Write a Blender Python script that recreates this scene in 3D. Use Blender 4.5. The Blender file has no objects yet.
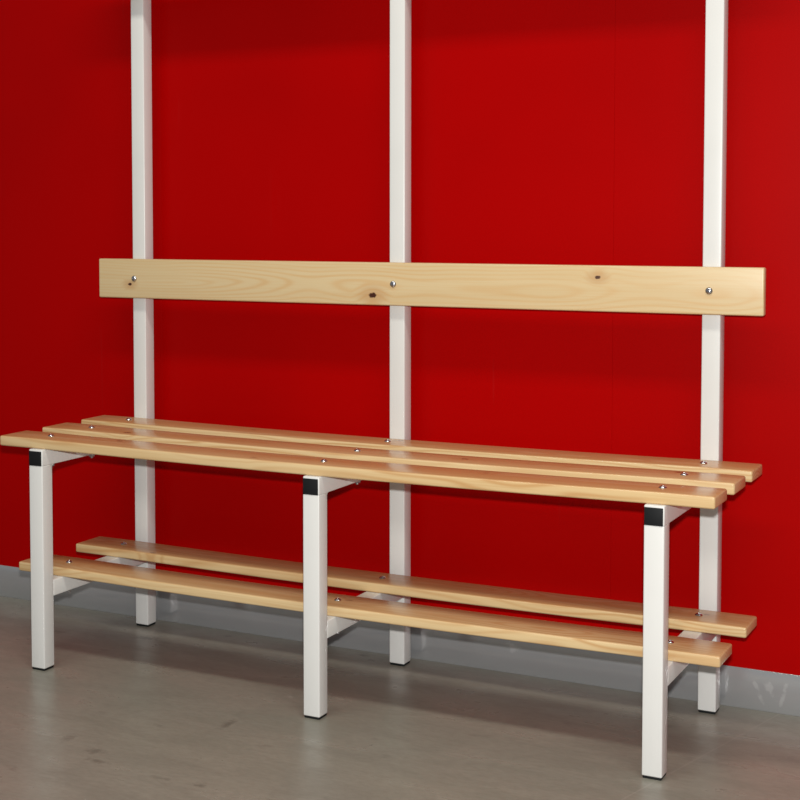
import bpy, bmesh, math, random
from mathutils import Vector, Matrix
random.seed(4)
sc = bpy.context.scene
COL = sc.collection
PI = math.pi

# ---------------------------------------------------------------- measurements (metres)
S = 0.5988            # spacing of the three frames
T = 0.032             # square steel tube
D = 0.3556            # front face of the rear uprights
WALL = 0.4171         # face of the red wall
SEAT = 0.45           # top of the seat slats
ST = 0.0196           # seat slat thickness
RAILTOP = SEAT - ST
POST_H = 1.62
SAG = 0.004          # the middle frame sits a little lower and the boards follow it
FOOT = 0.004

# ---------------------------------------------------------------- node helpers
def new_mat(name):
    m = bpy.data.materials.new(name); m.use_nodes = True
    nt = m.node_tree; nt.nodes.clear()
    out = nt.nodes.new('ShaderNodeOutputMaterial')
    b = nt.nodes.new('ShaderNodeBsdfPrincipled')
    nt.links.new(b.outputs[0], out.inputs[0])
    return m, nt, b

def N(nt, typ, **kw):
    n = nt.nodes.new(typ)
    for k, v in kw.items(): setattr(n, k, v)
    return n

def link(nt, a, b): nt.links.new(a, b)

def math_node(nt, op, a, b=None, c=None, clamp=False):
    n = N(nt, 'ShaderNodeMath', operation=op, use_clamp=clamp)
    for i, v in enumerate((a, b, c)):
        if v is None: continue
        if isinstance(v, (int, float)): n.inputs[i].default_value = v
        else: link(nt, v, n.inputs[i])
    return n.outputs[0]

def vmath(nt, op, a, b=None):
    n = N(nt, 'ShaderNodeVectorMath', operation=op)
    for i, v in enumerate((a, b)):
        if v is None: continue
        if isinstance(v, (tuple, list)): n.inputs[i].default_value = v
        else: link(nt, v, n.inputs[i])
    return n

def noise(nt, vec, scale, detail=3, rough=0.55, dist=0):
    n = N(nt, 'ShaderNodeTexNoise')
    n.inputs['Scale'].default_value = scale; n.inputs['Detail'].default_value = detail
    n.inputs['Roughness'].default_value = rough; n.inputs['Distortion'].default_value = dist
    link(nt, vec, n.inputs['Vector'])
    return n.outputs['Fac']

def maprange(nt, v, a, b, c, d, smooth=True):
    n = N(nt, 'ShaderNodeMapRange', interpolation_type='SMOOTHSTEP' if smooth else 'LINEAR')
    link(nt, v, n.inputs[0])
    for i, x in enumerate((a, b, c, d)): n.inputs[i + 1].default_value = x
    return n.outputs[0]

def mix(nt, fac, a, b, blend='MIX'):
    n = N(nt, 'ShaderNodeMix', data_type='RGBA', blend_type=blend)
    if isinstance(fac, (int, float)): n.inputs[0].default_value = fac
    else: link(nt, fac, n.inputs[0])
    for i, v in ((6, a), (7, b)):
        if isinstance(v, (tuple, list)): n.inputs[i].default_value = (*v, 1)
        else: link(nt, v, n.inputs[i])
    return n.outputs[2]

def bump(nt, b, h, strength, dist):
    n = N(nt, 'ShaderNodeBump')
    n.inputs['Strength'].default_value = strength; n.inputs['Distance'].default_value = dist
    link(nt, h, n.inputs['Height']); link(nt, n.outputs[0], b.inputs['Normal'])

def srgb(r, g, b):
    f = lambda c: (c / 255) / 12.92 if c / 255 <= .04045 else ((c / 255 + .055) / 1.055) ** 2.4
    return (f(r), f(g), f(b))

# ---------------------------------------------------------------- materials
def wood(name, seed, knots=(), pale=(0.64, 0.50, 0.285), line=(0.58, 0.32, 0.11),
         warm=(0.60, 0.445, 0.235), face=None, tilt=0.022, off_y=0.0, off_z=0.03, amount=0.5, gloss=0.3):
    """varnished pine; board length along local X, width Y, thickness Z. knots: (x, y, radius, darkness)"""
    m, nt, b = new_mat(name)
    co = N(nt, 'ShaderNodeTexCoord').outputs['Object']
    sh = vmath(nt, 'ADD', co, (seed * 3.7, seed * 1.3, seed * 2.1)).outputs[0]
    st = vmath(nt, 'MULTIPLY', sh, (2.2, 14, 14)).outputs[0]
    w1 = noise(nt, st, 1.0, 2)
    sep = N(nt, 'ShaderNodeSeparateXYZ'); link(nt, co, sep.inputs[0])
    x, y, z = sep.outputs
    yy = math_node(nt, 'ADD', y, math_node(nt, 'MULTIPLY_ADD', w1, 0.03, off_y - 0.015))
    zz = math_node(nt, 'ADD', z, math_node(nt, 'MULTIPLY_ADD', x, tilt, off_z))
    slow = noise(nt, vmath(nt, 'MULTIPLY', sh, (3.1, 2, 2)).outputs[0], 1.0, 1)
    zz = math_node(nt, 'ADD', zz, math_node(nt, 'MULTIPLY_ADD', slow, 0.06, -0.03))
    r = math_node(nt, 'SQRT', math_node(nt, 'ADD', math_node(nt, 'MULTIPLY', yy, yy), math_node(nt, 'MULTIPLY', zz, zz)))
    kmask = None; kd = None
    for kx, ky, kr, dark in knots:
        dv = vmath(nt, 'MULTIPLY', vmath(nt, 'SUBTRACT', co, (kx, ky, 0)).outputs[0], (0.62, 1, 0))
        d = vmath(nt, 'LENGTH', dv.outputs[0]).outputs['Value']
        r = math_node(nt, 'ADD', r, maprange(nt, d, 0, kr * 5, 0.011, 0))
        wob = math_node(nt, 'ADD', d, math_node(nt, 'MULTIPLY_ADD', noise(nt, sh, 260, 1), kr * 0.7, -kr * 0.35))
        k = maprange(nt, wob, kr * 0.55, kr, dark, 0)
        halo = maprange(nt, d, kr, kr * 4.5, 0.4 * dark, 0)
        kmask = k if kmask is None else math_node(nt, 'MAXIMUM', kmask, k)
        kd = halo if kd is None else math_node(nt, 'MAXIMUM', kd, halo)
    ph = math_node(nt, 'MULTIPLY', r, 2 * PI / 0.0062)
    s = math_node(nt, 'MULTIPLY_ADD', math_node(nt, 'SINE', ph), 0.5, 0.5)
    ring = math_node(nt, 'MULTIPLY', math_node(nt, 'POWER', s, 2.6), amount)
    fine = noise(nt, vmath(nt, 'MULTIPLY', sh, (6, 420, 420)).outputs[0], 1.0, 3)
    broad = noise(nt, vmath(nt, 'MULTIPLY', sh, (1.5, 22, 22)).outputs[0], 1.0, 2)
    c = mix(nt, maprange(nt, broad, 0.38, 0.66, 0, 0.7), pale, warm)
    patch = maprange(nt, noise(nt, vmath(nt, 'MULTIPLY', sh, (2.5, 9, 9)).outputs[0], 1.0, 2), 0.32, 0.66, 0.15, 0.85)
    c = mix(nt, math_node(nt, 'MULTIPLY', ring, patch), c, line)
    c = mix(nt, maprange(nt, fine, 0.45, 0.8, 0, 0.28), c, line)
    if face:   # broad faces: orange latewood, plus the tops' dimmer, redder light painted into the colour
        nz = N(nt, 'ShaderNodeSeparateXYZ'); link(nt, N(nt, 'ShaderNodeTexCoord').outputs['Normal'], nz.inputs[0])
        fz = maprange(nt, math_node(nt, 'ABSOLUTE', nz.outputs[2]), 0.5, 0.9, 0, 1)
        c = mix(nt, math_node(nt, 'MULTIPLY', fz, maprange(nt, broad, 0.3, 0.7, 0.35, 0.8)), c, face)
    if kmask is not None:
        c = mix(nt, kd, c, (0.43, 0.19, 0.055))
        c = mix(nt, kmask, c, (0.05, 0.012, 0.006))
    link(nt, c, b.inputs['Base Color'])
    b.inputs['Roughness'].default_value = gloss
    b.inputs['Specular IOR Level'].default_value = 0.5
    bump(nt, b, fine, 0.06, 0.001)
    return m

def white_paint():
    m, nt, b = new_mat('white_powder_coat')
    co = N(nt, 'ShaderNodeTexCoord').outputs['Object']
    c = mix(nt, maprange(nt, noise(nt, co, 6, 3), 0.4, 0.7, 0, 1), (0.70, 0.70, 0.68), (0.675, 0.675, 0.655))
    link(nt, c, b.inputs['Base Color'])
    b.inputs['Roughness'].default_value = 0.28
    bump(nt, b, noise(nt, co, 900, 2), 0.05, 0.0005)
    return m

def black_plastic():
    m, nt, b = new_mat('black_plastic')
    co = N(nt, 'ShaderNodeTexCoord').outputs['Object']
    b.inputs['Base Color'].default_value = (0.008, 0.009, 0.010, 1)
    b.inputs['Roughness'].default_value = 0.6; b.inputs['Specular IOR Level'].default_value = 0.2
    bump(nt, b, noise(nt, co, 700, 2), 0.15, 0.0005)
    return m

def zinc():
    m, nt, b = new_mat('zinc_plated_steel')
    co = N(nt, 'ShaderNodeTexCoord').outputs['Object']
    c = mix(nt, noise(nt, co, 200, 2), (0.42, 0.42, 0.45), (0.62, 0.62, 0.65))
    link(nt, c, b.inputs['Base Color'])
    b.inputs['Metallic'].default_value = 1; b.inputs['Roughness'].default_value = 0.2
    return m

def red_wall():
    m, nt, b = new_mat('red_wall_panel')
    co = N(nt, 'ShaderNodeTexCoord').outputs['Object']
    big = noise(nt, co, 1.7, 3)
    c = mix(nt, maprange(nt, big, 0.35, 0.7, 0, 1), (0.36, 0.0002, 0.0002), (0.33, 0.0002, 0.0003))
    sp = noise(nt, co, 55, 4, 0.7)
    c = mix(nt, maprange(nt, sp, 0.76, 0.80, 0, 0.12), c, (0.37, 0.06, 0.055))
    st = noise(nt, vmath(nt, 'MULTIPLY', co, (60, 1, 2.0)).outputs[0], 1.0, 2)
    c = mix(nt, maprange(nt, st, 0.735, 0.77, 0, 0.04), c, (0.38, 0.05, 0.05))
    link(nt, c, b.inputs['Base Color'])
    b.inputs['Roughness'].default_value = 0.36
    b.inputs['Specular IOR Level'].default_value = 0.05
    bump(nt, b, noise(nt, co, 420, 2), 0.05, 0.0006)
    return m

def floor_mat():
    m, nt, b = new_mat('worn_grey_floor')
    co = N(nt, 'ShaderNodeTexCoord').outputs['Object']
    warp = vmath(nt, 'MULTIPLY', co, (1.0, 2.6, 1)).outputs[0]
    a = noise(nt, warp, 5, 5, 0.6, 0.6)
    c = mix(nt, maprange(nt, a, 0.35, 0.68, 0, 1), (0.26, 0.25, 0.208), (0.22, 0.211, 0.174))
    s = noise(nt, vmath(nt, 'MULTIPLY', co, (7, 55, 1)).outputs[0], 1.0, 4, 0.65)
    c = mix(nt, maprange(nt, s, 0.45, 0.75, 0, 0.35), c, (0.275, 0.265, 0.225))
    dk = noise(nt, vmath(nt, 'MULTIPLY', co, (14, 24, 1)).outputs[0], 1.0, 4, 0.6)
    c = mix(nt, maprange(nt, dk, 0.64, 0.74, 0, 0.35), c, (0.09, 0.08, 0.07))
    grit = noise(nt, vmath(nt, 'MULTIPLY', co, (60, 130, 1)).outputs[0], 1.0, 3, 0.7)
    c = mix(nt, maprange(nt, grit, 0.3, 0.75, 0, 0.38), c, (0.15, 0.138, 0.112))
    # scuffs and dirty marks, wide patches at the right end, each at its own spot
    wob = noise(nt, co, 110, 4, 0.65)
    for (fx, fy, rx, ry, amt, col) in FLOOR_MARKS:
        dv = vmath(nt, 'MULTIPLY', vmath(nt, 'SUBTRACT', co, (fx, fy, 0)).outputs[0], (1 / rx, 1 / ry, 0))
        d = vmath(nt, 'LENGTH', dv.outputs[0]).outputs['Value']
        d = math_node(nt, 'ADD', d, math_node(nt, 'MULTIPLY_ADD', wob, 2.6, -1.25))
        c = mix(nt, maprange(nt, d, 0.1, 1.1, amt * 0.85, 0), c, col)
    # pale straight joint
    nx, ny = 0.293, -0.074
    ln = math.hypot(nx, ny); nx /= ln; ny /= ln
    dd = math_node(nt, 'ABSOLUTE', math_node(nt, 'SUBTRACT', vmath(nt, 'DOT_PRODUCT', co, (nx, ny, 0)).outputs['Value'], nx * 1.23 + ny * 0.031))
    c = mix(nt, maprange(nt, dd, 0.0006, 0.0022, 0.5, 0), c, (0.30, 0.275, 0.24))
    link(nt, c, b.inputs['Base Color'])
    rg = maprange(nt, a, 0.3, 0.7, 0.26, 0.40)
    link(nt, rg, b.inputs['Roughness'])
    b.inputs['Specular IOR Level'].default_value = 0.45
    bump(nt, b, noise(nt, warp, 40, 4), 0.06, 0.002)
    return m

DARK = (0.055, 0.052, 0.042)
FLOOR_MARKS = [(0.075, 0.286, 0.034, 0.014, 0.75, DARK), (0.527, 0.388, 0.014, 0.012, 0.7, DARK),
               (0.556, 0.365, 0.012, 0.008, 0.6, DARK), (0.217, 0.379, 0.012, 0.010, 0.6, DARK),
               (0.499, -0.092, 0.011, 0.035, 0.55, DARK), (0.376, -0.309, 0.022, 0.016, 0.5, DARK),
               (0.299, -0.28, 0.016, 0.022, 0.4, DARK), (0.407, -0.345, 0.03, 0.010, 0.45, DARK),
               (0.537, -0.358, 0.03, 0.008, 0.3, DARK), (0.607, -0.353, 0.014, 0.010, 0.5, DARK),
               (-0.112, 0.237, 0.03, 0.01, 0.4, DARK), (0.05, 0.17, 0.012, 0.010, 0.5, DARK),
               (0.524, 0.088, 0.010, 0.007, 0.7, (0.42, 0.40, 0.36)),
               (1.40, 0.19, 0.09, 0.022, 0.35, (0.09, 0.08, 0.075)), (1.27, 0.12, 0.06, 0.018, 0.25, (0.09, 0.08, 0.075)),
               (1.36, 0.30, 0.06, 0.012, 0.35, (0.30, 0.28, 0.26))]

def skirting_mat():
    m, nt, b = new_mat('grey_metal_skirting')
    co = N(nt, 'ShaderNodeTexCoord').outputs['Object']
    a = noise(nt, vmath(nt, 'MULTIPLY', co, (5, 5, 12)).outputs[0], 1.0, 4)
    c = mix(nt, a, (0.43, 0.44, 0.45), (0.50, 0.51, 0.525))
    # pale scuffs right of the bench
    wob = noise(nt, co, 55, 3)
    for (sx, sz, rx, rz, sh) in ((1.308, 0.045, 0.009, 0.026, -0.5), (1.333, 0.034, 0.005, 0.030, 0.25), (1.292, 0.03, 0.005, 0.024, -0.4), (0.83, 0.05, 0.022, 0.012, 0.5)):
        sep = N(nt, 'ShaderNodeSeparateXYZ'); link(nt, co, sep.inputs[0])
        dx = math_node(nt, 'SUBTRACT', sep.outputs[0], sx); dz = math_node(nt, 'SUBTRACT', sep.outputs[2], sz)
        dx = math_node(nt, 'SUBTRACT', dx, math_node(nt, 'MULTIPLY', dz, sh))
        d = math_node(nt, 'ADD', math_node(nt, 'POWER', math_node(nt, 'DIVIDE', dx, rx), 2), math_node(nt, 'POWER', math_node(nt, 'DIVIDE', dz, rz), 2))
        d = math_node(nt, 'ADD', d, math_node(nt, 'MULTIPLY_ADD', wob, 5.0, -2.2))
        c = mix(nt, maprange(nt, d, 0.0, 1.1, 0.35, 0), c, (0.80, 0.81, 0.82))
    link(nt, c, b.inputs['Base Color'])
    b.inputs['Metallic'].default_value = 0.6
    b.inputs['Roughness'].default_value = 0.13
    bump(nt, b, a, 0.03, 0.001)
    return m

WHITE = white_paint(); BLACK = black_plastic(); ZINC = zinc()

# ---------------------------------------------------------------- mesh helpers
def box_into(bm, lo, hi, bevel=0.0, seg=2):
    r = bmesh.ops.create_cube(bm, size=1.0)
    vs = r['verts']
    for v in vs:
        v.co = Vector([lo[i] + (v.co[i] + 0.5) * (hi[i] - lo[i]) for i in range(3)])
    if bevel > 0:
        es = list({e for v in vs for e in v.link_edges})
        bmesh.ops.bevel(bm, geom=es, offset=bevel, segments=seg, profile=0.5, affect='EDGES')

def prism_into(bm, pts, x0, x1):
    """closed outline in (y, z) extruded along x"""
    a = [bm.verts.new((x0, p[0], p[1])) for p in pts]
    b = [bm.verts.new((x1, p[0], p[1])) for p in pts]
    n = len(pts)
    bm.faces.new(a); bm.faces.new(b[::-1])
    for i in range(n):
        bm.faces.new((a[i], b[i], b[(i + 1) % n], a[(i + 1) % n]))

def lathe_into(bm, prof, n=20):
    """profile of (radius, z) turned about local Z"""
    rings = []
    for r, z in prof:
        if r < 1e-6: rings.append([bm.verts.new((0, 0, z))])
        else: rings.append([bm.verts.new((r * math.cos(2 * PI * k / n), r * math.sin(2 * PI * k / n), z)) for k in range(n)])
    for a, b in zip(rings, rings[1:]):
        for k in range(n):
            q = [a[k % len(a)], a[(k + 1) % len(a)], b[(k + 1) % len(b)], b[k % len(b)]]
            u = []
            for v in q:
                if v not in u: u.append(v)
            if len(u) > 2: bm.faces.new(u)

def obj(name, bm, mat, parent=None, loc=(0, 0, 0), rot=(0, 0, 0), smooth=True):
    bmesh.ops.recalc_face_normals(bm, faces=bm.faces)
    me = bpy.data.meshes.new(name); bm.to_mesh(me); bm.free()
    me.materials.append(mat)
    if smooth:
        for p in me.polygons: p.use_smooth = True
        me.set_sharp_from_angle(angle=math.radians(50))
    o = bpy.data.objects.new(name, me); COL.objects.link(o)
    o.location = loc; o.rotation_euler = rot
    if parent: o.parent = parent
    return o

def copy_part(o, parent, loc, deep=True):
    c = o.copy(); COL.objects.link(c); c.parent = parent; c.location = loc
    if deep:
        for ch in list(o.children): copy_part(ch, c, ch.location)
    return c

# ---------------------------------------------------------------- the setting
def structure(o):
    o['kind'] = 'structure'; return o

bm = bmesh.new()
box_into(bm, (-4.5, -4.5, -0.1), (4.5, WALL + 0.15, 0.0))
structure(obj('floor', bm, floor_mat(), smooth=False))

bm = bmesh.new()
seams = [-4.5, -2.98, -1.98, -0.965, 0.032, 1.021, 2.02, 3.02, 4.5]
for a, b_ in zip(seams, seams[1:]):
    box_into(bm, (a + 0.00005, WALL, 0.0), (b_ - 0.00005, WALL + 0.05, 3.2), 0.00025, 1)
box_into(bm, (-4.5, WALL + 0.045, 0.0), (4.5, WALL + 0.15, 3.2))
structure(obj('wall_back', bm, red_wall(), smooth=False))

bm = bmesh.new()
box_into(bm, (-4.5, WALL - 0.0022, 0.0), (4.5, WALL, 0.0728), 0.0006, 2)
structure(obj('baseboard_back', bm, skirting_mat()))

# ---------------------------------------------------------------- the bench
bench = bpy.data.objects.new('changing_room_bench', None); COL.objects.link(bench)
bench['label'] = 'long pine slatted changing room bench with white steel frame against red wall'
bench['category'] = 'bench'

# hardware prototypes -------------------------------------------------
def bolt_mesh_obj(parent, loc):
    bm = bmesh.new()
    lathe_into(bm, [(0.0, -0.004), (0.0026, -0.004), (0.0026, 0.0), (0.0062, 0.0), (0.0065, 0.0006), (0.0062, 0.0012), (0.0056, 0.0021),
                    (0.0044, 0.0031), (0.0028, 0.0037), (0.0017, 0.0039), (0.0015, 0.0030), (0.0, 0.0030)], 24)
    return obj('bolt', bm, ZINC, parent, loc)

def nut_obj(parent, loc):
    bm = bmesh.new()
    lathe_into(bm, [(0.0, 0.0), (0.0085, 0.0), (0.0085, -0.0012), (0.0030, -0.0012), (0.0030, -0.0095), (0.0026, -0.0102), (0.0, -0.0102)], 20)
    v0 = [[bm.verts.new((0.0066 * math.cos(PI / 3 * k), 0.0066 * math.sin(PI / 3 * k), z)) for k in range(6)] for z in (-0.0012, -0.0064)]
    bm.faces.new(v0[0]); bm.faces.new(v0[1][::-1])
    for k in range(6): bm.faces.new((v0[0][k], v0[1][k], v0[1][(k + 1) % 6], v0[0][(k + 1) % 6]))
    return obj('nut', bm, ZINC, parent, loc, smooth=False)

def foot_plug(parent, z):
    bm = bmesh.new()
    h = T / 2
    box_into(bm, (-h + 0.0012, -h + 0.0012, -FOOT), (h - 0.0012, h - 0.0012, 0.0), 0.0012, 2)
    box_into(bm, (-h + 0.003, -h + 0.003, -0.0002), (h - 0.003, h - 0.003, 0.004))
    o = obj('foot_plug', bm, BLACK, parent, (0, 0, z))
    o['label'] = 'black plastic foot plug'
    return o

# steel frames: front leg, rear upright, seat rail and shelf rail -------
Z0 = RAILTOP - T
def front_leg(x, drop=0.0):
    bm = bmesh.new(); h = T / 2
    box_into(bm, (-h, -h, FOOT), (h, h, Z0 + 0.0006 - drop), 0.0022, 3)
    o = obj('front_leg', bm, WHITE, bench, (x + h, h, 0))
    foot_plug(o, FOOT); return o

def upright(x):
    bm = bmesh.new(); h = T / 2
    box_into(bm, (-h, -h, FOOT), (h, h, POST_H), 0.0022, 3)
    o = obj('upright_post', bm, WHITE, bench, (x + h, D + h, 0))
    foot_plug(o, FOOT)
    return o

SEAT_Y = (0.0084, 0.1410, 0.2725); SEAT_W = 0.0826
SHELF_Y = (0.0599, 0.2481); SHELF_W = 0.0858
SHELF_TOP = 0.1906; SHELF_T = 0.0183

def seat_rail(x):
    # tube with rounded welds, a plug in its open front end and nuts below
    bm = bmesh.new(); h = T / 2
    box_into(bm, (-h, 0.0004, -h), (h, D, h), 0.0022, 3)
    # rounded weld filling the corner where the rail meets the leg, and where it meets the upright
    for yc, sgn in ((T, 1), (D, -1)):
        rad = 0.007
        arc = [(yc + sgn * (rad - rad * math.sin(t)), -h - (rad - rad * math.cos(t))) for t in [PI / 2 * k / 6 for k in range(7)]]
        prism_into(bm, [(yc - sgn * 0.0004, -h + 0.0015), (yc + sgn * rad, -h + 0.0015)] + arc + [(yc - sgn * 0.0004, -h - rad)], -h + 0.0015, h - 0.0015)
    o = obj('seat_rail', bm, WHITE, bench, (x + h, 0, Z0 + h))
    bm = bmesh.new()
    box_into(bm, (-h + 0.0006, -0.0010, -h + 0.0004), (h - 0.0022, 0.0040, h - 0.0036), 0.0008, 2)
    p = obj('end_plug', bm, BLACK, o); p['label'] = 'black plastic plug in the rail end'
    for y in SEAT_Y: nut_obj(o, (0, y + SEAT_W / 2, -h))
    return o

SHELF_Z = SHELF_TOP - SHELF_T - T
def shelf_rail(x):
    bm = bmesh.new(); h = T / 2
    box_into(bm, (-h, T - 0.0004, -h), (h, D + 0.0004, h), 0.0022, 3)
    o = obj('shelf_rail', bm, WHITE, bench, (x + h, 0, SHELF_Z + h))
    for y in SHELF_Y: nut_obj(o, (0, y + SHELF_W / 2, -h))
    return o

legs = front_leg(0); ups = upright(0); sr = seat_rail(0); lr = shelf_rail(0)
front_leg(S, SAG)
copy_part(legs, bench, legs.location + Vector((2 * S, 0, 0)))
for i in (1, 2):
    copy_part(ups, bench, ups.location + Vector((i * S, 0, 0)))
    for o in (sr, lr):
        copy_part(o, bench, o.location + Vector((i * S, 0, -SAG if i == 1 else 0)))

# boards ----------------------------------------------------------------
def bow(x, sag):
    return sag * max(0.0, 1 - (x / S) ** 2)

def board(name, length, width, thick, mat, loc, rot=(0, 0, 0), bevel=0.0035, sag=0.0):
    bm = bmesh.new()
    box_into(bm, (-length / 2, -width / 2, -thick / 2), (length / 2, width / 2, thick / 2), bevel, 4)
    if sag:
        for k in range(-11, 12):
            bmesh.ops.bisect_plane(bm, geom=bm.verts[:] + bm.edges[:] + bm.faces[:], plane_co=(k * 0.055, 0, 0), plane_no=(1, 0, 0))
        for v in bm.verts: v.co.z -= bow(v.co.x, sag)
    return obj(name, bm, mat, bench, loc, rot)

def bolts_on(o, cx, thick, dy=0.0, sag=0.0):
    first = None
    for i in range(3):
        bx = i * S + T / 2 - cx
        loc = (bx, dy, thick / 2 - 0.0002 - (bow(bx, sag) if sag else 0))
        if first is None: first = bolt_mesh_obj(o, loc); first['label'] = 'zinc plated dome bolt'
        else: copy_part(first, o, loc)

SX0, SX1 = -0.0785, 1.3041
cx = (SX0 + SX1) / 2
seat_knots = [[(-0.448, 0.019, 0.006, 0.55), (0.30, 0.015, 0.005, 0.4), (-0.13, -0.02, 0.005, 0.35)],
              [(-0.497, -0.018, 0.007, 0.6), (0.587, 0.022, 0.007, 0.6), (0.212, 0.004, 0.006, 0.55)],
              [(0.019, 0.02, 0.006, 0.5), (-0.30, 0.01, 0.005, 0.35)]]
for i, y in enumerate(SEAT_Y):
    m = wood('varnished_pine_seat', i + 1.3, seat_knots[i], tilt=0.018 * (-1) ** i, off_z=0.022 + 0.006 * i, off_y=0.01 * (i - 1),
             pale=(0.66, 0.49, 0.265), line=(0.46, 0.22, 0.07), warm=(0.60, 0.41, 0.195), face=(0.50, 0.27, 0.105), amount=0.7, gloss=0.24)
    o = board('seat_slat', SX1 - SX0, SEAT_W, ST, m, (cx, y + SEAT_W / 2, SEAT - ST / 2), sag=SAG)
    bolts_on(o, cx, ST, sag=SAG)
HX0, HX1 = -0.0773, 1.3028
cx = (HX0 + HX1) / 2
shelf_knots = [[(0.02, 0.01, 0.006, 0.35)], [(-0.50, -0.035, 0.005, 0.5), (0.61, 0.01, 0.006, 0.45)]]
for i, y in enumerate(SHELF_Y):
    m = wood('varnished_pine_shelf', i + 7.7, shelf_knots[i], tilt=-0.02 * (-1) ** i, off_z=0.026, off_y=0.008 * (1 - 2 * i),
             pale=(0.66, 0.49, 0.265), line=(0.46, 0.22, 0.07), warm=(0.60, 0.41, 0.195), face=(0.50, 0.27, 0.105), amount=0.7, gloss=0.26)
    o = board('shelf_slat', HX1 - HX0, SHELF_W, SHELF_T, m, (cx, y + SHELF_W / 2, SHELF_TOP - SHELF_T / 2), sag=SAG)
    bolts_on(o, cx, SHELF_T, sag=SAG)
BX0, BX1 = -0.0751, 1.306
BZ0, BZ1 = 0.7047, 0.7872; BY = 0.3377
cx = (BX0 + BX1) / 2
bt = D - BY
m = wood('varnished_pine_backrest', 12.4,
         [(-0.610, -0.012, 0.0036, 1.0), (-0.044, -0.0225, 0.0062, 1.0), (0.401, 0.020, 0.0042, 0.95)],
         tilt=0.020, off_z=0.016, off_y=0.004, gloss=0.34)
o = board('backrest_board', BX1 - BX0, BZ1 - BZ0, bt, m, (cx, D - bt / 2, (BZ0 + BZ1) / 2), (PI / 2, 0, 0), 0.003)
bolts_on(o, cx, bt)
# the coat hook board higher up on the same three uprights
m = wood('varnished_pine_hook_board', 17.1, [(0.21, 0.01, 0.005, 0.9)], tilt=-0.02, off_z=0.02, gloss=0.34)
hz = 1.338
ht = 0.033
o = board('hook_board', BX1 - BX0, 0.0825, ht, m, (cx, D - ht / 2, hz + 0.04125), (PI / 2, 0, 0), 0.003)
bolts_on(o, cx, ht)

# ---------------------------------------------------------------- camera
P = dict(cx=1.837, cy=-2.3042, cz=0.8806, yaw=0.5039, pit=-0.0535, rol=-0.0032, f=1518.333, px=285.766, py=295.355)
cy_, sy_ = math.cos(P['yaw']), math.sin(P['yaw'])
cp_, sp_ = math.cos(P['pit']), math.sin(P['pit'])
cr_, sr_ = math.cos(P['rol']), math.sin(P['rol'])
F = Vector((-sy_ * cp_, cy_ * cp_, sp_)); R = Vector((cy_, sy_, 0)); U = R.cross(F)
R2 = R * cr_ + U * sr_; U2 = -R * sr_ + U * cr_
cam = bpy.data.cameras.new('camera'); co = bpy.data.objects.new('camera', cam); COL.objects.link(co)
M = Matrix((R2, U2, -F)).transposed().to_4x4(); M.translation = Vector((P['cx'], P['cy'], P['cz']))
co.matrix_world = M
cam.sensor_width = 36; cam.lens = P['f'] / 800 * 36
cam.shift_x = (400 - P['px']) / 800; cam.shift_y = -(400 - P['py']) / 800
cam.clip_start = 0.01
sc.camera = co

# ---------------------------------------------------------------- light
def area(name, loc, aim, sx, sy, power, col):
    l = bpy.data.lights.new(name, 'AREA'); l.shape = 'RECTANGLE'; l.size = sx; l.size_y = sy
    l.energy = power; l.color = col
    o = bpy.data.objects.new(name, l); COL.objects.link(o)
    o.location = loc
    o.rotation_euler = (Vector(aim) - Vector(loc)).to_track_quat('-Z', 'Y').to_euler()
    return o
camloc = Vector((P['cx'], P['cy'], P['cz']))
# the on-camera flash, a hand's breadth above the lens
area('camera_flash', camloc + Vector((0, 0, 0.10)), (0.95, WALL, 0.75), 0.05, 0.03, 56, (1.0, 0.98, 0.95))
# hall lamp high above and in front of the bench
area('hall_lamp', (1.5, -1.6, 4.0), (1.5, 0.2, 0.0), 4.2, 0.42, 85, (1.0, 0.96, 0.86))

w = bpy.data.worlds.new('world'); sc.world = w; w.use_nodes = True
bg = w.node_tree.nodes['Background']
bg.inputs[0].default_value = (0.95, 0.97, 1.0, 1); bg.inputs[1].default_value = 0.23

sc.view_settings.view_transform = 'Standard'; sc.view_settings.look = 'None'
sc.view_settings.gamma = 1; sc.view_settings.exposure = 0; sc.view_settings.use_curve_mapping = False
